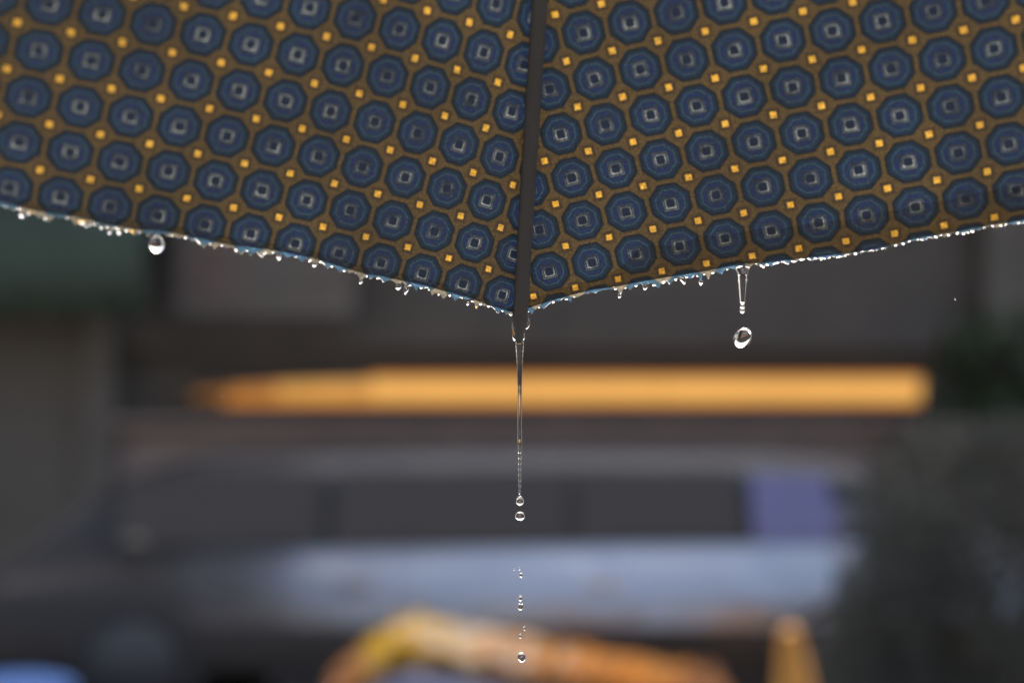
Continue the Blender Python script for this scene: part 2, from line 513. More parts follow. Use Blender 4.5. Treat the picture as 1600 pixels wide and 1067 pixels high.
# ------------------------------------------------------------------ parked car, side on
def build_car():
    root = empty('parked_car', (0.0, 7.35, 0.0))
    tag(root, 'parked wet grey-blue car with fading light painted on its nose seen side-on behind the falling drops', 'car')
    def shade_faded(name, col, rough, metal, x0, x1, fade_col=(.105, .098, .092)):
        """wet paint with the fading reflection towards the nose painted into its colour"""
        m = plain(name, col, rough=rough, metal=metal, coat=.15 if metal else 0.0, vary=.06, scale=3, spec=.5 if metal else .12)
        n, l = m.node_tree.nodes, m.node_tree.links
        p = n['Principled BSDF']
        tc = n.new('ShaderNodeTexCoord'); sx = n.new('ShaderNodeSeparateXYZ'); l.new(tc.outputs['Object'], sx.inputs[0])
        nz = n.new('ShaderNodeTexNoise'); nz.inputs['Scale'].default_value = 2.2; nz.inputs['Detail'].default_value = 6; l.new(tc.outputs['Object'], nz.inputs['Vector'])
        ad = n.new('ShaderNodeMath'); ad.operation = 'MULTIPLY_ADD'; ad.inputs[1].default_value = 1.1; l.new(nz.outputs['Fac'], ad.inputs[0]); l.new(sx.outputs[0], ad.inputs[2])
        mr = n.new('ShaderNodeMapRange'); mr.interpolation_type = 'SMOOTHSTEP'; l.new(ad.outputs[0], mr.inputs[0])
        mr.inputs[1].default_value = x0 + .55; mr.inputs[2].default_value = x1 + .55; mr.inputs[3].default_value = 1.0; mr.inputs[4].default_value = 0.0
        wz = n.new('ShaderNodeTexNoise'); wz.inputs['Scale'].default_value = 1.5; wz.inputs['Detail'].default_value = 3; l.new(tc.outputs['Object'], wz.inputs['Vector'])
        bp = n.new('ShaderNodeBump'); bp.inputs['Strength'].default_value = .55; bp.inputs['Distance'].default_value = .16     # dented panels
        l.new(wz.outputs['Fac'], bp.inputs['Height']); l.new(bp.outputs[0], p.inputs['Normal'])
        d = n.new('ShaderNodeBsdfDiffuse'); d.inputs['Color'].default_value = (*fade_col, 1)  # dull colour stands in for the dimmer sky reflection towards the nose
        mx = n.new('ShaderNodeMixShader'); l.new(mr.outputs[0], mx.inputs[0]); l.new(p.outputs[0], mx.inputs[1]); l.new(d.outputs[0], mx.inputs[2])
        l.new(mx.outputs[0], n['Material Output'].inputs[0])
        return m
    paint = shade_faded('car_paint', (.66, .68, .71), .42, .85, -1.75, .15)
    glass = plain('car_glass', (.110, .096, .080), rough=.35, spec=.3, vary=.1)
    tint = plain('violet_tinted_glass', (.26, .26, .46), rough=.45, vary=.15, spec=.5)
    rub = plain('black_rubber', (.09, .085, .08), rough=.8, spec=.2)
    alloy = plain('wheel_alloy', (.10, .10, .10), rough=.5)
    # stations along x: (x, belt z, roof z, half width scale, greenhouse inset 0..1)
    st = [(-2.55, .54, .54, .84), (-2.47, .64, .64, .92), (-2.36, .735, .76, .97), (-2.20, .765, .90, .985),
          (-2.02, .785, 1.06, .99), (-1.80, .80, 1.165, 1.0), (-1.45, .81, 1.205, 1.0), (-.30, .82, 1.22, 1.0), (.5, .83, 1.225, 1.0),
          (1.2, .84, 1.22, 1.0), (1.7, .845, 1.19, 1.0), (1.95, .85, 1.05, .99), (2.2, .85, .88, .97), (2.42, .82, .825, .92), (2.50, .62, .63, .86)]
    def section(x, belt, roof, w):
        g = max(0.0, roof - belt)
        W = .86 * w
        k = min(1.0, g / .40)
        sidep = [(W - .10, .20), (W - .03, .30), (W, .40), (W + .001, .50), (W - .014, .60), (W - .048, .68), (W - .098, belt - .060), (W - .14, belt - .012)]
        top = [(W - .15, belt + .02 + .0 * g), (W - .15 - .10 * k, belt + g * .55), (W - .15 - .17 * k, belt + g * .86), (W - .15 - .27 * k, belt + g * .97), (W * .35, belt + g + .012), (0, belt + g + .02)]
        return sidep + top
    bm = bmesh.new()
    rings = []
    for x, b, r, w in st:
        s = section(x, b, r, w)
        pts = [(-y, z) for y, z in s] + [(y, z) for y, z in s[:-1][::-1]]
        rings.append([bm.verts.new((x, y, z)) for y, z in pts])
    m = len(rings[0])
    for a, b in zip(rings, rings[1:]):
        for i in range(m):
            bm.faces.new((a[i], a[(i + 1) % m], b[(i + 1) % m], b[i]))
    bm.faces.new(rings[0][::-1]); bm.faces.new(rings[-1])
    bmesh.ops.recalc_face_normals(bm, faces=bm.faces)
    dark = shade_faded('dark_roof_paint', (.056, .060, .072), .66, .0, -2.4, -.2, (.020, .019, .018))  # roof colour also darkened towards the nose to imitate a fading reflection
    clad = plain('lower_cladding', (.115, .105, .095), rough=.8, vary=.2, scale=4, spec=.2)
    def pick(name, mat, test):
        b2 = bm.copy()
        bmesh.ops.delete(b2, geom=[f for f in b2.faces if not test(f.calc_center_median(), f)], context='FACES')
        o = obj(name, b2, mat, root, smooth=True)
        sb = o.modifiers.new('sub', 'SUBSURF'); sb.levels = 2; sb.render_levels = 2
        return o
    trim = plain('dark_window_trim', (.075, .072, .070), rough=.6, spec=.2)
    rear = plain('rear_pillar_paint', (.27, .27, .36), rough=.5, metal=.3, vary=.08, scale=3)
    def zone(c):
        if c.z < .46: return 'lower_cladding'
        if c.z > 1.02 and abs(c.y) < .62 and -2.0 < c.x < 2.0: return 'roof'
        if c.z > .845 and c.x < 1.1: return 'window_surround'
        if c.z > .86: return 'rear_pillar'
        return 'body'
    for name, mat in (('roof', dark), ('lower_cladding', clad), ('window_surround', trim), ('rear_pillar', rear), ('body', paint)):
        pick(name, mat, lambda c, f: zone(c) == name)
    bm.free()
    # side windows follow the greenhouse, a little proud of it
    def interp(x):
        for p, q in zip(st, st[1:]):
            if p[0] <= x <= q[0]:
                f = (x - p[0]) / (q[0] - p[0])
                return [p[k] + (q[k] - p[k]) * f for k in range(1, 4)]
    def gpt(x, f, side):
        b, r, w = interp(x)
        g = r - b; W = .86 * w; k = min(1.0, g / .4)
        y = W - .15 - .115 * k * f / .55 * .9
        return Vector((x, side * (y + .012), b + .03 + g * f))
    def window(xs, side, mat, f0=.04, f1=.80, label=None):
        bm = bmesh.new()
        lo = [bm.verts.new(gpt(x, f0, side)) for x in xs]
        md = [bm.verts.new(gpt(x, (f0 + f1) / 2, side)) for x in xs]
        hi = [bm.verts.new(gpt(x, f1, side)) for x in xs]
        for A, Bq in ((lo, md), (md, hi)):
            for i in range(len(xs) - 1):
                bm.faces.new((A[i], A[i + 1], Bq[i + 1], Bq[i]))
        bmesh.ops.recalc_face_normals(bm, faces=bm.faces)
        o = obj('window', bm, mat, root)
        sm = o.modifiers.new('thick', 'SOLIDIFY'); sm.thickness = .008; sm.offset = 0
        if label: o['label'] = label
    for side in (-1, 1):
        window([-1.85, -1.6, -1.2, -.9], side, glass, .02, .84)
        window([-.84, -.6, -.3, .0, .27], side, glass, .02, .84)
        window([.30, .5, .85, 1.08], side, glass, .02, .84)
        window([1.13, 1.32, 1.50], side, tint, .0, .80, 'small violet-tinted rear quarter window')
    # bumpers, sills, handles, mirror, lamps
    for x, sx in ((-2.50, .14), (2.47, .14)):
        bm = bmesh.new(); box(bm, (x, 0, .40), (sx, 1.50, .20), bevel=.04)
        obj('bumper', bm, rub, root)
    for side in (-1, 1):
        bm = bmesh.new(); box(bm, (.15, side * .80, .24), (2.5, .10, .10), bevel=.02)
        obj('sill', bm, rub, root)
        bm = bmesh.new(); box(bm, (-1.72, side * .87, .86), (.10, .14, .10), bevel=.03)
        obj('wing_mirror', bm, rub, root)
        bm = bmesh.new(); box(bm, (-2.47, side * .55, .56), (.08, .28, .10), bevel=.02)
        obj('headlight', bm, plain('lamp_glass', (.5, .5, .48), rough=.15), root)
        bm = bmesh.new(); box(bm, (2.44, side * .58, .70), (.08, .26, .12), bevel=.02)
        obj('tail_light', bm, plain('tail_lamp', (.35, .02, .02), rough=.2), root)
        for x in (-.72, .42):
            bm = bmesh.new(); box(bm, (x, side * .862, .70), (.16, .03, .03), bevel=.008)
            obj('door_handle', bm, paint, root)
        for x in (-1.72, 1.52):
            bm = bmesh.new()
            lathe(bm, [(.20, .09), (.29, .10), (.315, .06), (.315, -.06), (.29, -.10), (.20, -.09)], 32)
            bmesh.ops.rotate(bm, verts=bm.verts, matrix=Matrix.Rotation(R(90), 3, 'X'))
            bmesh.ops.translate(bm, verts=bm.verts, vec=(x, side * .76, .315))
            wv = obj('wheel', bm, rub, root, smooth=True)
            bm = bmesh.new()
            lathe(bm, [(0, .0), (.05, .0), (.06, -.02), (.18, -.015), (.205, .01), (.205, .05), (0, .05)], 24)
            bmesh.ops.rotate(bm, verts=bm.verts, matrix=Matrix.Rotation(R(90 * (1 if side < 0 else -1)), 3, 'X'))
            bmesh.ops.translate(bm, verts=bm.verts, vec=(x, side * .865, .315))
            obj('rim', bm, alloy, wv, smooth=True)
build_car()

# ------------------------------------------------------------------ things on the road side, all far out of focus
def build_trough():
    """a low planter trough of mixed cut flowers: every blossom has its own petals"""
    rng = random.Random(12)
    SY = 5.75
    root = empty('flower_trough', (.05, SY, 0.0))
    tag(root, 'low trough of mixed yellow, cream and orange flowers standing by the road', 'flowers')
    W, D, H = 1.60, .36, .26
    bm = bmesh.new()
    for (x, y, sx, sy) in ((0, -D / 2, W, .02), (0, D / 2, W, .02), (-W / 2, 0, .02, D), (W / 2, 0, .02, D)):
        box(bm, (x, y, H / 2), (sx + .02, sy + .002, H), bevel=.004)
    box(bm, (0, 0, .08), (W - .03, D - .03, .14))
    obj('trough', bm, plain('trough_wood', (.12, .09, .07), rough=.8), root)
    env = [(-.78, .40), (-.70, .49), (-.62, .55), (-.50, .625), (-.42, .635), (-.30, .60), (-.12, .575), (.05, .55), (.25, .505), (.42, .475), (.60, .445), (.80, .42)]
    top = lambda x: float(np.interp(x, [a for a, _ in env], [b for _, b in env]))
    kinds = {  # centre, spread, count, colour
        'yellow_blossoms': ([(-.47, .085, 260), (-.36, .10, 60)], petal_mat('yellow_petals', (.92, .60, .05))),
        'cream_blossoms': ([(-.16, .13, 420), (.04, .12, 160), (-.34, .14, 240)], petal_mat('cream_petals', (.90, .74, .60))),
        'orange_blossoms': ([(.24, .16, 330), (.48, .16, 260), (-.02, .16, 110), (-.64, .06, 40)], petal_mat('orange_petals', (.90, .45, .10))),
        'rust_blossoms': ([(-.68, .06, 70), (.66, .10, 120), (.30, .25, 110)], petal_mat('rust_petals', (.46, .24, .12))),
        'lilac_blossoms': ([(-.34, .10, 200), (-.12, .10, 90), (-.62, .08, 60), (.10, .12, 60)], petal_mat('lilac_petals', (.62, .64, .86)))}
    for name, (cl, mat) in kinds.items():
        bm = bmesh.new()
        for cx, sp, n in cl:
            for k in range(n):
                x = max(-.78, min(.78, rng.gauss(cx, sp)))
                low = name == 'lilac_blossoms'
                y = rng.uniform(-.30, -.02) if low else rng.uniform(-.20, .20)
                z = top(x) + .01 - (abs(rng.gauss(0, .055)) if not low else .13 + abs(rng.gauss(0, .05))) - .10 * abs(y) + rng.uniform(-.02, .03)
                c = Vector((x, y, max(.20, z)))
                ax = Vector((rng.gauss(0, .4), rng.gauss(-.55, .35), 1.0)).normalized()
                qm = ax.to_track_quat('Z', 'Y').to_matrix()
                R_ = rng.uniform(.022, .042); pn = rng.randint(5, 8)
                for i in range(pn):
                    mm = qm @ Matrix.Rotation(2 * math.pi * i / pn, 3, 'Z')
                    w = [Vector((.003, 0, 0)), Vector((R_ * .6, R_ * .36, R_ * .22)), Vector((R_, 0, R_ * .12)), Vector((R_ * .6, -R_ * .36, R_ * .22))]
                    bm.faces.new([bm.verts.new(c + mm @ v) for v in w])
        tag(obj(name, bm, mat, root), kind='stuff')
    bm = bmesh.new()
    for k in range(420):
        x = rng.uniform(-.76, .76); y = rng.uniform(-.18, .18)
        z1 = top(x) - rng.uniform(.03, .18)
        tube(bm, [(x * .98, y * .6, .12), (x, y * .8, (z1 + .12) / 2), (x + rng.uniform(-.02, .02), y, z1)], .003, 4, False)
    tag(obj('stems', bm, STEM, root), kind='stuff')
    bm = bmesh.new()
    for k in range(900):
        x = rng.uniform(-.78, .78)
        c = Vector((x, rng.uniform(-.2, .2), rng.uniform(.24, max(.26, top(x) - .10))))
        m = Matrix.Rotation(rng.uniform(0, 6.28), 3, 'Z') @ Matrix.Rotation(rng.uniform(-.9, .6), 3, 'Y')
        w = [Vector((-.04, 0, 0)), Vector((0, .012, .006)), Vector((.045, 0, 0)), Vector((0, -.012, .006))]
        bm.faces.new([bm.verts.new(c + m @ v) for v in w])
    tag(obj('leaves', bm, LEAF, root), kind='stuff')
def petal_mat(name, c):
    m = plain(name, c, rough=.7, vary=.25, scale=14, spec=.2)
    n, l = m.node_tree.nodes, m.node_tree.links
    p = n['Principled BSDF']
    src = p.inputs['Base Color'].links[0].from_socket
    t = n.new('ShaderNodeBsdfTranslucent'); l.new(src, t.inputs['Color'])
    x = n.new('ShaderNodeMixShader'); x.inputs[0].default_value = .40
    l.new(p.outputs[0], x.inputs[1]); l.new(t.outputs[0], x.inputs[2]); l.new(x.outputs[0], n['Material Output'].inputs[0])
    return m
STEM = plain('stem_green', (.06, .10, .03), rough=.7)
LEAF = plain('leaf_green', (.09, .10, .055), rough=.6, vary=.4, scale=8)
build_trough()

def build_cone():
    root = empty('traffic_cone', (1.155, 5.6, 0.0), (R(-2), R(-5), 0))
    root.scale = (1, 1, .93)
    tag(root, 'orange traffic cone standing on the road beside the dark evergreen bush', 'traffic cone')
    orange = plain('cone_orange', (.95, .42, .07), rough=.5, vary=.12)
    bm = bmesh.new()
    lathe(bm, [(0, .72), (.028, .72), (.038, .70), (.135, .04), (.15, .03), (0, .03)], 32)
    obj('cone_body', bm, orange, root, smooth=True)
    bm = bmesh.new(); box(bm, (0, 0, .02), (.38, .38, .036), bevel=.012)
    obj('base', bm, plain('cone_base', (.05, .05, .05), rough=.7), root)
build_cone()

def build_drum():
    root = empty('plastic_drum', (-2.02, 5.7, 0.0))
    root.scale = (.9, .9, .76)
    tag(root, 'bright blue plastic drum standing on the wet road', 'drum')
    blue = plain('blue_plastic', (.014, .072, .25), rough=.9, vary=.12)
    bm = bmesh.new()
    lathe(bm, [(0, .50), (.24, .50), (.27, .49), (.275, .46), (.262, .44), (.275, .33), (.285, .31), (.275, .29), (.275, .17), (.285, .15), (.275, .13), (.265, .02), (.25, 0), (0, 0)], 40)
    obj('drum_body', bm, blue, root, smooth=True)
    bm = bmesh.new()
    lathe(bm, [(0, .56), (.26, .555), (.29, .54), (.292, .475), (.28, .47), (.28, .505), (0, .505)], 40)
    obj('lid', bm, blue, root, smooth=True)
build_drum()

def build_bush():
    rng = random.Random(9)
    root = empty('evergreen_bush', (1.90, 4.75, 0.0))
    tag(root, 'tall dense dark evergreen bush beside the tail of the parked car', 'bush')
    bm = bmesh.new()
    for k in range(7):
        a = k * .9
        tube(bm, [(.05 * math.cos(a), .05 * math.sin(a), 0), (.2 * math.cos(a), .16 * math.sin(a), .5), (.5 * math.cos(a), .3 * math.sin(a), 1.25)], [.035, .028, .01], 8)
    obj('trunk', bm, plain('bush_bark', (.10, .08, .06), rough=.9), root)
    bm = bmesh.new()
    n = 0
    while n < 60000:
        x, y, z = rng.uniform(-1, 1), rng.uniform(-1, 1), rng.uniform(0, 1)
        r = (abs(x) ** 3 + abs(y) ** 3) ** (1 / 3)
        prof = (1.0 - .20 * max(0, (z - .72) / .28) ** 1.6) * (.93 + .07 * math.sin(z * 5))
        lim = prof * (1 + .16 * noise.noise(Vector((x * 1.6, y * 1.6, z * 3.2))))
        if r > lim or r < lim - .42: 
            if not (z > .86 and r < lim): continue
        c = Vector((x * .86, y * .60, .06 + z * (1.47 + .12 * noise.noise(Vector((x * 2, y * 2, 7.7))))))
        if noise.noise(c * 4.3) < -.30: continue
        n += 1
        s_ = rng.uniform(.011, .021)
        m = Matrix.Rotation(rng.uniform(0, 6.28), 3, 'Z') @ Matrix.Rotation(rng.uniform(-1.3, 1.3), 3, 'X') @ Matrix.Rotation(rng.uniform(-1, 1), 3, 'Y')
        q = [Vector((0, -s_, 0)), Vector((s_ * .42, 0, .006)), Vector((0, s_, 0)), Vector((-s_ * .42, 0, .006))]
        bm.faces.new([bm.verts.new(c + m @ w) for w in q])
    obj('crown', bm, plain('evergreen_leaves', (.135, .138, .122), rough=.95, vary=.25, scale=3, spec=.15), root)
build_bush()

def build_shrub():
    rng = random.Random(5)
    root = empty('potted_shrub', (3.02, 8.75, .12))
    tag(root, 'dim green potted shrub behind the tall dark evergreen bush', 'shrub')
    bm = bmesh.new()
    lathe(bm, [(.26, .45), (.29, .46), (.29, .41), (.26, .40), (.20, 0), (0, 0)], 24)
    obj('pot', bm, plain('clay_pot', (.20, .11, .08), rough=.8), root, smooth=True)
    bm = bmesh.new()
    tube(bm, [(0, 0, .40), (.02, .01, .8), (-.02, .03, 1.2), (.03, 0, 1.6)], [.035, .03, .02, .01])
    for k in range(9):
        a = k * 2.4; z = .75 + k * .09
        tube(bm, [(0, 0, z), (.2 * math.cos(a), .2 * math.sin(a), z + .14), (.34 * math.cos(a), .34 * math.sin(a), z + .32)], [.014, .01, .005], 6)
    obj('trunk', bm, plain('shrub_bark', (.09, .07, .05), rough=.9), root)
    bm = bmesh.new()
    for k in range(2600):
        d = Vector((rng.gauss(0, 1), rng.gauss(0, 1), rng.gauss(0, 1))).normalized() * rng.random() ** .4
        c = Vector((d.x * .50, d.y * .45, 1.30 + d.z * .62))
        if noise.noise(c * 3.1) < -.18: continue
        s = rng.uniform(.035, .065)
        m = Matrix.Rotation(rng.uniform(0, 6.28), 3, 'Z') @ Matrix.Rotation(rng.uniform(-1.1, 1.1), 3, 'X')
        q = [Vector((0, -s, 0)), Vector((s * .45, 0, .006)), Vector((0, s, 0)), Vector((-s * .45, 0, .006))]
        bm.faces.new([bm.verts.new(c + m @ w) for w in q])
    obj('crown', bm, plain('shrub_leaves', (.10, .135, .065), rough=.5, vary=.5, scale=4), root)
build_shrub()

# ------------------------------------------------------------------ the umbrella
# eight ribs bent to arcs, panels stretched between them; tilted towards the street
UR, UAL = 0.47, R(36.279)
URHO = UR / math.sin(UAL)
PSI = R(-3.302)
UM = np.array([[0.998672, -0.030898, -0.041229], [0.047166, 0.870296, 0.490265], [0.020733, -0.491558, 0.870598]])
UOFF = np.array([0.043963, 0.042917, 0.239006 + EYE])
def rib_loc(phi, t):
    th = t * UAL
    r = URHO * math.sin(th); z = URHO * (math.cos(th) - math.cos(UAL))
    return np.array([r * math.sin(phi), r * math.cos(phi), z])
def rib_pt(phi, t): return UM @ rib_loc(phi, t) + UOFF
def pan(k0, k1, q, t):
    """point of the panel between rib k0 and rib k1 (rib k stands at PSI + 45 k degrees)"""
    a = rib_loc(PSI + R(45 * k0), t); b = rib_loc(PSI + R(45 * k1), t)
    return UM @ ((1 - q) * a + q * b) + UOFF
OUT = lambda P: (P - (UM @ np.array([0, 0, -.25]) + UOFF)) / np.linalg.norm(P - (UM @ np.array([0, 0, -.25]) + UOFF))

UV_C = {-1: np.array([[12.06754, -2.58186, 0.8264, -0.02192, 0.10678, -0.03327, 0.00093, -0.00941, -0.02385, -0.02467],
                      [4.88218, 0.16602, 3.48973, -0.06702, 0.00912, 0.11908, 0.00515, 0.01145, -0.04598, 0.02475]]),
        1: np.array([[-2.4302, 2.64297, -0.98387, -0.01734, -0.03305, 0.08149, 0.00061, -0.00542, 0.01034, 0.01541],
                     [6.42035, 0.05974, 3.45753, -0.05816, 0.02024, 0.06677, 0.00672, -0.00727, -0.00875, 0.01715]])}
def print_uv(side, q, t):
    """thread count of the printed cloth at (q, t): cubic over the stretched middle, straight beyond"""
    a, b = q * t * 10, (t - 1) * 10
    C = UV_C[side]
    ac, bc = min(a, 4.6), max(b, -2.0)
    f = lambda a, b: C @ np.array([1, a, b, a * a, a * b, b * b, a ** 3, a * a * b, a * b * b, b ** 3])
    r = f(ac, bc)
    if a != ac: r = r + (f(ac, bc) - f(ac - .1, bc)) / .1 * (a - ac)
    if b != bc: r = r + (f(ac, bc + .1) - f(ac, bc)) / .1 * (b - bc)
    return r

HEM_T = {-1: [(0, 1.0), (.0102, .9994), (.0285, .9984), (.0511, .9964), (.0689, .9959), (.0932, .9951), (.1298, .9957), (.1482, .9967), (.1678, .9958), (.1928, .9943), (.2166, .9947), (.2339, .9956), (.2629, .9983), (.2947, .9987), (.3147, .9991), (.3354, 1.0016), (.3599, 1.0029), (.3805, 1.0024), (.4102, 1.0044), (.4396, 1.0041), (.55, 1.004), (.8, .999), (1, 1)],
         1: [(0, .9995), (.0086, .9964), (.0273, .9948), (.047, .9933), (.0666, .9927), (.0879, .9937), (.1101, .9936), (.1338, .9941), (.1661, .9951), (.1903, .9949), (.2176, .9974), (.2492, .9993), (.2715, 1.0006), (.292, 1.0021), (.3072, 1.0023), (.3264, 1.002), (.3373, 1.0008), (.3573, 1.001), (.3801, 1.0017), (.3998, 1.0015), (.4262, 1.0025), (.55, 1.003), (.8, .998), (1, 1)]}
PXT = .000428                           # hem units per photograph pixel
def make_teeth(side):
    rng = random.Random(31 + side)
    out = []
    q = .004
    while q < .62:
        px = q / .00054
        if side < 0:   sp, h = rng.uniform(11, 25), rng.uniform(5, 15)
        elif px < 370: sp, h = rng.uniform(11, 30), rng.uniform(5, 16)
        else:          sp, h = rng.uniform(8, 15), rng.uniform(2, 7)
        out.append((q, h, rng.uniform(1.6, 3.4), rng.uniform(1.6, 3.4)))
        q += sp * .00054
    return out
TEETH = {-1: make_teeth(-1), 1: make_teeth(1)}
def hem_base(side, q):
    h = HEM_T[side]
    return float(np.interp(q, [a for a, _ in h], [b for _, b in h])) - 4.0 * PXT
def tooth_depth(side, q):
    T = TEETH[side]
    if q >= T[-1][0]: return 1.5 * PXT
    if q <= T[0][0]: return T[0][1] * PXT * q / T[0][0]
    import bisect
    k = bisect.bisect_right([a[0] for a in T], q) - 1
    a, b = T[k], T[k + 1]
    u = (q - a[0]) / (b[0] - a[0])
    v = a[1] * (1 - u) ** a[2] + b[1] * u ** b[3]
    return (v + .8 * noise.noise(Vector((q * 900, side * 3.7, 5)))) * PXT
def hem_t(side, q, f=True):
    return hem_base(side, q) + (tooth_depth(side, q) if f else 0)

def cloth_off(side, q, t):
    """small wrinkles along the outward normal (metres); none at the rib"""
    w = min(1.0, q * 18) * min(1.0, (1 - q) * 18)
    return w * (.0017 * noise.noise(Vector((q * 9, t * 16, side * 4.0))) + .0006 * noise.noise(Vector((q * 30, t * 40, side * 7.0))))

def cloth_pt(side, q, t, lift=0.0):
    P = pan(0, side, q, t)
    return P + OUT(P) * (cloth_off(side, q, t) + lift)

umb = empty('umbrella', tuple(UOFF))
tag(umb, 'umbrella with a printed canopy of navy octagons on ochre, dripping with rain', 'umbrella')
U0 = UOFF.copy()
L3 = lambda P: Vector(P - U0)          # into the umbrella's own frame (its base is only moved, not turned)

def build_main_panel(side):
    qs = sorted(set(list(np.linspace(0, .5, 230)) + list(np.linspace(.5, 1, 40))))
    ts = list(np.linspace(.04, .70, 26)) + list(np.linspace(.705, 1, 110))
    nq, nt = len(qs), len(ts)
    verts, uvs = [], []
    for q in qs:
        th = hem_base(side, q)
        for t in ts:
            tt = t * (1 + (th - 1) * max(0.0, (t - .9) / .1))
            verts.append(L3(cloth_pt(side, q, tt)))
            uvs.append(print_uv(side, q, tt))
    faces = []
    for i in range(nq - 1):
        for j in range(nt - 1):
            a = i * nt + j
            f = (a, a + 1, a + nt + 1, a + nt)
            faces.append(f if side > 0 else f[::-1])
    me = bpy.data.meshes.new('canopy_panel')
    me.from_pydata(verts, [], faces)
    uvl = me.uv_layers.new(name='UVMap')
    idx = np.zeros(len(me.loops), dtype=np.int32); me.loops.foreach_get('vertex_index', idx)
    uvl.data.foreach_set('uv', np.array(uvs, dtype=np.float32)[idx].ravel())
    return link('canopy_panel', me, FABRIC, umb, True)

def build_hem(side, width, start):
    qs = list(np.linspace(.006, .5, 220)) + list(np.linspace(.51, .99, 40))
    verts, uvs, faces = [], [], []
    for q in qs:
        th = hem_base(side, q)
        w = width * min(1.0, max(.25, (q - start) / .05)) * (1 + .12 * noise.noise(Vector((q * 40, side, 2))))
        for k in range(5):
            t = th - .0006 - w * k / 4
            lift = -.0006 - .0003 * math.sin(math.pi * k / 4)
            verts.append(L3(cloth_pt(side, q, t, lift)))
            uvs.append(print_uv(side, q, t))
    for i in range(len(qs) - 1):
        for j in range(4):
            a = i * 5 + j
            faces.append((a, a + 1, a + 6, a + 5))
    me = bpy.data.meshes.new('hem')
    me.from_pydata(verts, [], faces)
    uvl = me.uv_layers.new(name='UVMap')
    idx = np.zeros(len(me.loops), dtype=np.int32); me.loops.foreach_get('vertex_index', idx)
    uvl.data.foreach_set('uv', np.array(uvs, dtype=np.float32)[idx].ravel())
    return link('hem', me, HEM, umb, True)

def build_lit_edge(side):
    """pointed strip below the cut edge; its print is brightened to imitate light in the edge water"""
    qs = list(np.linspace(.004, .5, 1500)) + list(np.linspace(.502, .996, 120))
    verts, uvs, faces = [], [], []
    for q in qs:
        t0 = hem_base(side, q) - 1.6 * PXT * (1 + .9 * noise.noise(Vector((q * 210, side, 9))))
        t1 = max(hem_t(side, q), t0 + .4 * PXT)
        for k in range(4):
            t = t0 + (t1 - t0) * k / 3
            verts.append(L3(cloth_pt(side, q, t, -.00025)))
            uvs.append(print_uv(side, q, t))
    for i in range(len(qs) - 1):
        for j in range(3):
            a = i * 4 + j
            faces.append((a, a + 1, a + 5, a + 4))
    me = bpy.data.meshes.new('lit_edge_strip')
    me.from_pydata(verts, [], faces)
    uvl = me.uv_layers.new(name='UVMap')
    idx = np.zeros(len(me.loops), dtype=np.int32); me.loops.foreach_get('vertex_index', idx)
    uvl.data.foreach_set('uv', np.array(uvs, dtype=np.float32)[idx].ravel())
    return link('lit_edge_strip', me, EDGE_LIT, umb, True)
for s in (-1, 1):
    build_main_panel(s)
    build_lit_edge(s)
build_hem(1, .021, .06)
build_hem(-1, .0035, .0)

# the other six panels, over and behind the photographer
def build_back_panel(k0, k1):
    nq, nt = 20, 24
    verts, uvs, faces = [], [], []
    for i in range(nq + 1):
        q = i / nq
        for j in range(nt + 1):
            t = .04 + .96 * j / nt
            t *= 1 - .004 * math.sin(math.pi * q) * (j == nt)
            verts.append(L3(pan(k0, k1, q, t)))
            uvs.append(((q - .5) * t * 26 + k0 * 31, t * 34))
    for i in range(nq):
        for j in range(nt):
            a = i * (nt + 1) + j
            faces.append((a, a + 1, a + nt + 2, a + nt + 1))
    me = bpy.data.meshes.new('canopy_panel')
    me.from_pydata(verts, [], faces)
    uvl = me.uv_layers.new(name='UVMap')
    idx = np.zeros(len(me.loops), dtype=np.int32); me.loops.foreach_get('vertex_index', idx)
    uvl.data.foreach_set('uv', np.array(uvs, dtype=np.float32)[idx].ravel())
    link('canopy_panel', me, FABRIC, umb, True)
for k in range(1, 7): build_back_panel(k, k + 1)

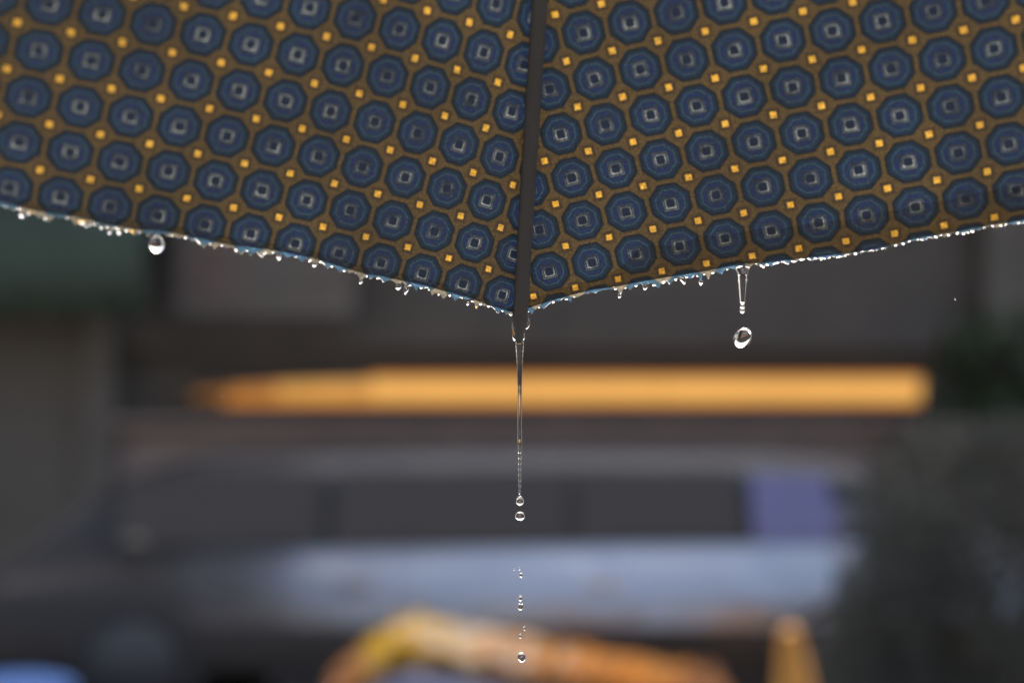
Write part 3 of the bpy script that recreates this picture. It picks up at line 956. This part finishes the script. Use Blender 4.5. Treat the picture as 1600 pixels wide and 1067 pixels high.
def build_rib(k):
    """a shallow channel section that follows the arc on the inner side of the cloth"""
    phi = PSI + R(45 * k)
    bm = bmesh.new()
    prof = [(-.0022, .0002), (-.0022, -.0030), (-.0018, -.0036), (-.0010, -.0039), (-.0004, -.0040), (.0004, -.0040), (.0010, -.0039), (.0018, -.0036), (.0022, -.0030), (.0022, .0002)]
    rings = []
    tang = UM @ np.array([math.cos(phi), -math.sin(phi), 0])
    tt = list(np.linspace(.05, 1.004, 60))
    for t in tt:
        P = rib_pt(phi, t); nrm = OUT(P)
        rings.append([bm.verts.new(L3(P + tang * x + nrm * (y - .0006))) for x, y in prof])
    for a, b in zip(rings, rings[1:]):
        for i in range(len(prof)):
            j = (i + 1) % len(prof)
            bm.faces.new((a[i], b[i], b[j], a[j]))
    bm.faces.new(rings[0]); bm.faces.new(rings[-1][::-1])
    bmesh.ops.recalc_face_normals(bm, faces=bm.faces)
    rib = obj('rib', bm, METAL, umb)
    # moulded end cap: a waist, then a blunt tapered nose
    bm = bmesh.new()
    P0 = rib_pt(phi, 1.0); d = rib_pt(phi, 1.0) - rib_pt(phi, .99); d = d / np.linalg.norm(d)
    nrm = OUT(P0)
    pts = [L3(P0 + d * s + nrm * -.0017) for s in (-.0010, .0006, .0022, .0038, .0052, .0066, .0080, .0088)]
    tube(bm, pts, [.0025, .00265, .0024, .0018, .00155, .0014, .00132, .0008], 20)
    obj('rib_tip', bm, METAL, rib, smooth=True)
    # stretcher from the middle of the rib to the runner
    bm = bmesh.new()
    A = rib_pt(phi, .52) - OUT(rib_pt(phi, .52)) * .004
    ax = UM @ np.array([0, 0, 1.0])
    crown = UM @ rib_loc(0, 0) + UOFF
    Bq = crown - ax * .155 + UM @ np.array([math.sin(phi), math.cos(phi), 0]) * .011
    tube(bm, [L3(A), L3(A * .5 + Bq * .5), L3(Bq)], .0016, 8)
    obj('stretcher', bm, METAL, umb)
for k in range(8): build_rib(k)

def build_shaft():
    ax = UM @ np.array([0, 0, 1.0]); crown = UM @ rib_loc(0, 0) + UOFF
    at = lambda s: L3(crown + ax * s)
    bm = bmesh.new(); tube(bm, [at(.012), at(-.30), at(-.62)], .0055, 16); obj('shaft', bm, CHROME, umb, True)
    bm = bmesh.new(); tube(bm, [at(.055), at(.05), at(.03), at(.004), at(-.012)], [.003, .0045, .005, .012, .012], 16); obj('ferrule', bm, METAL, umb, True)
    bm = bmesh.new(); tube(bm, [at(-.140), at(-.145), at(-.165), at(-.19)], [.010, .012, .012, .008], 16); obj('runner', bm, METAL, umb, True)
    bm = bmesh.new(); tube(bm, [at(-.60), at(-.605), at(-.66), at(-.70), at(-.715)], [.009, .014, .013, .015, .010], 18); obj('handle', bm, GRIP, umb, True)
build_shaft()

# ------------------------------------------------------------------ rain water
FPX = 50.0 / 36.0 * 1600
MMPX = .45 / FPX                        # metres per photograph pixel at the drip's distance
def at_px(x, y, d=.45):
    return Vector(((x - 800) / FPX * d, d, EYE - (y - 533.5) / FPX * d))

def drop_mesh(name, rx, rz, seed, point=0.0, dent=.08, sub=4, lump=1.6):
    """one falling or hanging drop: a rounded, slightly lumpy body; point > 0 draws its top out"""
    bm = bmesh.new()
    bmesh.ops.create_icosphere(bm, subdivisions=sub, radius=1.0)
    for v in bm.verts:
        p = v.co.copy()
        k = 1 + dent * noise.noise(p * lump + Vector((seed * 5.3, seed, 0)))
        q = p * k
        if point > 0 and q.z > 0:
            f = q.z
            q.x *= 1 - .85 * point * f ** 1.3 if point < 1 else (1 - f) ** .5
            q.y *= 1 - .85 * point * f ** 1.3 if point < 1 else (1 - f) ** .5
            q.z *= 1 + point * .9
        v.co = Vector((q.x * rx, q.y * rx, q.z * rz))
    me = bpy.data.meshes.new(name)
    bm.to_mesh(me); bm.free()
    me.materials.append(WATER)
    me.polygons.foreach_set('use_smooth', [True] * len(me.polygons))
    return me

def drop(x, y, r, label, rz=None, rot=0.0, seed=1, point=0.0, dent=.08, d=.45, name='water_drop', cat='water drop', group=None):
    me = drop_mesh(name, r * MMPX * d / .45, (rz or r) * MMPX * d / .45, seed, point, dent)
    o = bpy.data.objects.new(name, me); COL.objects.link(o)
    o.location = at_px(x, y, d)
    o.rotation_euler = (0, rot, 0)
    return tag(o, label, cat, group)

TIP = rib_pt(PSI, 1.0)
TD = .4525                              # distance of the drip below the rib tip
# -- the stream that falls from the rib tip
def stream():
    prof_px = [(528, 3.0), (530, 5.6), (538, 6.6), (545, 6.2), (552, 5.6), (560, 5.1), (570, 4.6), (580, 4.25), (592, 3.9), (605, 3.65), (620, 3.4), (636, 3.2),
               (652, 3.1), (668, 3.1), (680, 3.3), (686, 3.6), (691, 3.4), (697, 2.9), (702, 2.2)]
    y = 706
    k = 0
    while y < 772:
        a = 3.0 if k % 2 == 0 else 1.7
        a *= 1 - .30 * (y - 706) / 66
        prof_px.append((y, a)); y += 4.4; k += 1
    prof_px.append((774, 0))
    bm = bmesh.new()
    z0 = at_px(812, 538, TD)
    prof = [(r * MMPX, -(yy - 538) * MMPX) for yy, r in prof_px]
    fine = []
    for (r0, a), (r1, b) in zip(prof, prof[1:]):
        for s in range(4):
            f = s / 4; g = f * f * (3 - 2 * f)
            fine.append((r0 + (r1 - r0) * g, a + (b - a) * f))
    fine.append(prof[-1])
    wob = lambda z: (.22 * MMPX * math.sin(z / MMPX / 6.0) * max(0, min(1, (-z / MMPX - 150) / 30)))
    lathe(bm, fine, 28, (0, 0, 0), wob)
    o = obj('water_stream', bm, WATER, None, True)
    o.location = z0
    tag(o, 'thin tapering stream of water falling from the rib tip', 'water stream')
stream()
drop(812.5, 783, 6.2, 'upper of the two round drops just below the end of the stream', rz=6.4, seed=2, point=.45, dent=.06, d=TD)
drop(812.5, 806, 7.6, 'lower of the two round drops just below the end of the stream', rz=6.8, seed=3, dent=.07, rot=.15, d=TD)
drop(803.5, 889, 1.4, 'tiny droplet set aside from the falling line above the clustered drops', seed=4, d=TD)
drop(812, 888.5, 1.7, 'tiny droplet directly over the first small drop below the pair', seed=5, d=TD)
drop(814, 898.5, 2.9, 'small drop with a tiny droplet directly above it in the falling line', rz=3.3, seed=6, point=.3, d=TD)
drop(813.5, 935, 3.3, 'small drop sitting just on top of a bigger dark drop in the falling line', rz=3.7, seed=7, point=.5, d=TD)
drop(813.2, 947.5, 4.7, 'dark-topped drop with a smaller drop just above it in the falling line', rz=5.3, seed=8, point=.25, d=TD)
drop(819.5, 981.5, 2.0, 'tiny droplet out of line above the lowest drop, higher of two', rz=3.0, seed=9, point=.6, d=TD)
drop(813, 993.5, 2.4, 'tiny droplet above the lowest drop, lower of two', rz=3.2, seed=10, point=.6, d=TD)
drop(815, 1026, 6.6, 'lowest falling drop in the line, dark with a white underside', rz=8.2, rot=-.45, seed=11, dent=.12, d=TD)

# -- water gathered round the rib tip
def clinging(name, pts, rads, label, cat='water'):
    bm = bmesh.new()
    tube(bm, pts, rads, 16)
    o = obj(name, bm, WATER, None, True)
    c = sum((v.co for v in o.data.vertices), Vector()) / len(o.data.vertices)
    o.data.transform(Matrix.Translation(-c)); o.location = c
    return tag(o, label, cat)
P = lambda x, y, d=TD: at_px(x, y, d)
clinging('clinging_water', [P(800.5, 503), P(801, 510), P(802.5, 518), P(803.5, 525), P(804, 530), P(804.5, 533)], [r * MMPX for r in (.4, 1.5, 2.2, 2.9, 2.6, .5)],
         'bead of water running down the pale side of the rib tip', 'water bead')
clinging('clinging_water', [P(818.5, 519), P(818.2, 524), P(817.8, 529), P(817.4, 532)], [r * MMPX for r in (.5, 1.6, 2.0, .4)],
         'small gold bead of water low on the rib tip', 'water bead')
clinging('clinging_water', [P(823.5, 497, .4495), P(825.5, 501, .4495), P(826.5, 506, .4495), P(825, 511, .4495), P(821, 515, .4495)], [r * MMPX for r in (1.0, 2.0, 1.8, 1.3, .4)],
         'curled bead of water between the rib tip and the cloth edge', 'water bead')

# -- the drip hanging from the other hem
def place_on_hem(side, q, down_px=0.0, lift=-.0004):
    t = hem_t(side, q)
    return Vector(cloth_pt(side, q, t, lift)) + Vector((0, 0, -down_px * MMPX))
def q_at_px(side, x):
    lo, hi = 0.0, .7
    for _ in range(40):
        m = (lo + hi) / 2
        p = pan(0, side, m, hem_t(side, m, False))
        px = 800 + FPX * p[0] / p[1]
        if (px - x) * side < 0: lo = m
        else: hi = m
    return lo
def hem_px(side, x):
    p = place_on_hem(side, q_at_px(side, x))
    return 533.5 - FPX * (p.z - EYE) / p.y, p.y

def long_drip():
    y0, d = hem_px(1, 1161)
    k = d / .45
    prof_px = [(404, 6), (410, 11), (416, 12.5), (420, 11), (424, 9.5), (429, 7.2), (436, 6.4), (446, 5.7), (456, 4.9), (466, 4.1), (473, 3.6), (475, 1.8), (476, 1.2), (477.2, 2.9), (479.2, 4.2), (481.2, 3.2), (482.4, 1.3), (483.6, 3.1), (485.8, 4.2), (488.2, 3.0), (489.6, 0)]
    bm = bmesh.new()
    fine = []
    pr = [(r * MMPX * k, -(y - 420) * MMPX * k) for y, r in prof_px]
    for (r0, a), (r1, b) in zip(pr, pr[1:]):
        for s in range(3):
            f = s / 3; g = f * f * (3 - 2 * f)
            fine.append((r0 + (r1 - r0) * g, a + (b - a) * f))
    fine.append(pr[-1])
    lathe(bm, fine, 28)
    for v in bm.verts:                      # the root is a flat fillet in the hem, thin front to back
        zz = v.co.z / (MMPX * k)
        if zz > -6: v.co.y *= .38 + .62 * max(0, min(1, (6 - (zz + 6)) / 12 if zz < 6 else 0))
    o = obj('water_drip', bm, WATER, None, True)
    o.location = at_px(1160, 420, d)
    tag(o, 'long drip of water stretching down from the hem with two bright beads at its end', 'water drip')
    drop(1160, 528, 13.2, 'big lumpy drop falling free beneath the long drip', rz=16.6, rot=.62, seed=24, dent=.13, d=d)
long_drip()

y_l, d_l = hem_px(-1, 246)
drop(245, 382.5, 11.8, 'fat round drop hanging alone from the hem in front of the green awning', rz=13.2, seed=31, point=.18, dent=.05, d=d_l)

# -- beads along both hems
def beads():
    rng = random.Random(17)
    meshes = [drop_mesh('water_bead', 1.0, 1.0, 40 + k, (.0, .25, .55, .8, .4, .1)[k], .14, 3) for k in range(6)]
    def one(side, q, r, stretch, tilt, label, group):
        p = place_on_hem(side, q)
        k = p.y / .45
        o = bpy.data.objects.new('water_bead', rng.choice(meshes)); COL.objects.link(o)
        s = r * MMPX * k
        o.scale = (s, s * .55, s * stretch)
        flip = math.pi if rng.random() < .55 else 0.0            # some are drawn out downwards, some upwards
        o.rotation_euler = (flip, tilt, 0)
        o.location = p + Vector((0, -s * .25, s * stretch * rng.uniform(-.45, .25)))
        tag(o, label, 'water bead', group)
    LB = {(-1, 0): ('tiny water bead on the wet hem between the rib tip and the fat hanging drop', 'beads between the rib and the fat hanging drop'),
          (-1, 1): ('tiny water bead on the wet hem beyond the fat hanging drop', 'beads beyond the fat hanging drop'),
          (1, 0): ('tiny water bead on the wet hem between the rib tip and the long drip', 'beads between the rib and the long drip'),
          (1, 1): ('tiny water bead on the wet hem beyond the long drip', 'beads beyond the long drip')}
    for side in (-1, 1):
        T = TEETH[side]
        for (qa, ha, _, _), (qb, hb, _, _) in zip(T, T[1:]):
            if qb > .5: break
            q = qa + (qb - qa) * rng.uniform(.3, .7)
            x = 800 + FPX * pan(0, side, q, hem_base(side, q))[0] / pan(0, side, q, hem_base(side, q))[1]
            if abs(x - 245) < 15 or abs(x - 1160) < 22: continue
            far = int(x < 245 or x > 1180)
            lb, g = LB[side, far]
            small = side > 0 and far
            if rng.random() < .9:
                one(side, q, rng.uniform(2.0, 3.6) if not small else rng.uniform(1.8, 3.4), rng.uniform(.6, .95), rng.uniform(-.5, .5), lb, g)
            if not small and rng.random() < .25:                     # a fuller bead on the point itself
                one(side, qa, rng.uniform(2.6, 4.6), rng.uniform(.9, 1.5), rng.uniform(-.5, .6), lb.replace('tiny water bead on the wet hem', 'full water bead on a jagged hem point').replace('the rib', 'rib'), g.replace('beads', 'full beads'))
    # a continuous wet rim joins the beads
    for side, nm in ((-1, 'thin film of water along the hem that carries the fat hanging drop'), (1, 'thin film of water along the hem that carries the long drip')):
        bm = bmesh.new()
        pts, rad = [], []
        for k in range(420):
            q = .010 + .47 * k / 419
            p = place_on_hem(side, q)
            pts.append(p)
            rad.append(MMPX * (max(.12, .10 + 1.8 * noise.noise(Vector((q * 95, side, 0))) + 1.2 * noise.noise(Vector((q * 300, side, 3)))) + ((.5 + 2.6 * noise.noise(Vector((q * 210, 8, 1))) + 1.2 * noise.noise(Vector((q * 520, 2, 1)))) * math.exp(-((q - .25) / .055) ** 2) if side > 0 else 0)))
        tube(bm, pts, rad, 8)
        o = obj('water_film', bm, WATER, None, True)
        c = Vector(pts[0]); o.data.transform(Matrix.Translation(-c)); o.location = c
        tag(o, nm, 'water film')
beads()
drop(731, 474.5, 2.6, 'small droplet just falling from the hem near the rib tip', seed=51, d=.447)
drop(689.5, 455, 2.0, 'second droplet just below the hem, farther from the rib tip', rz=3, seed=52, d=.444)
drop(1492, 467, .8, 'lone speck of a droplet in the dark air beyond the long drip', rz=1.8, seed=53, d=.43)
drop(347, 620, .7, 'lone speck of a droplet in front of the dim end of the amber light', seed=54, d=.46)
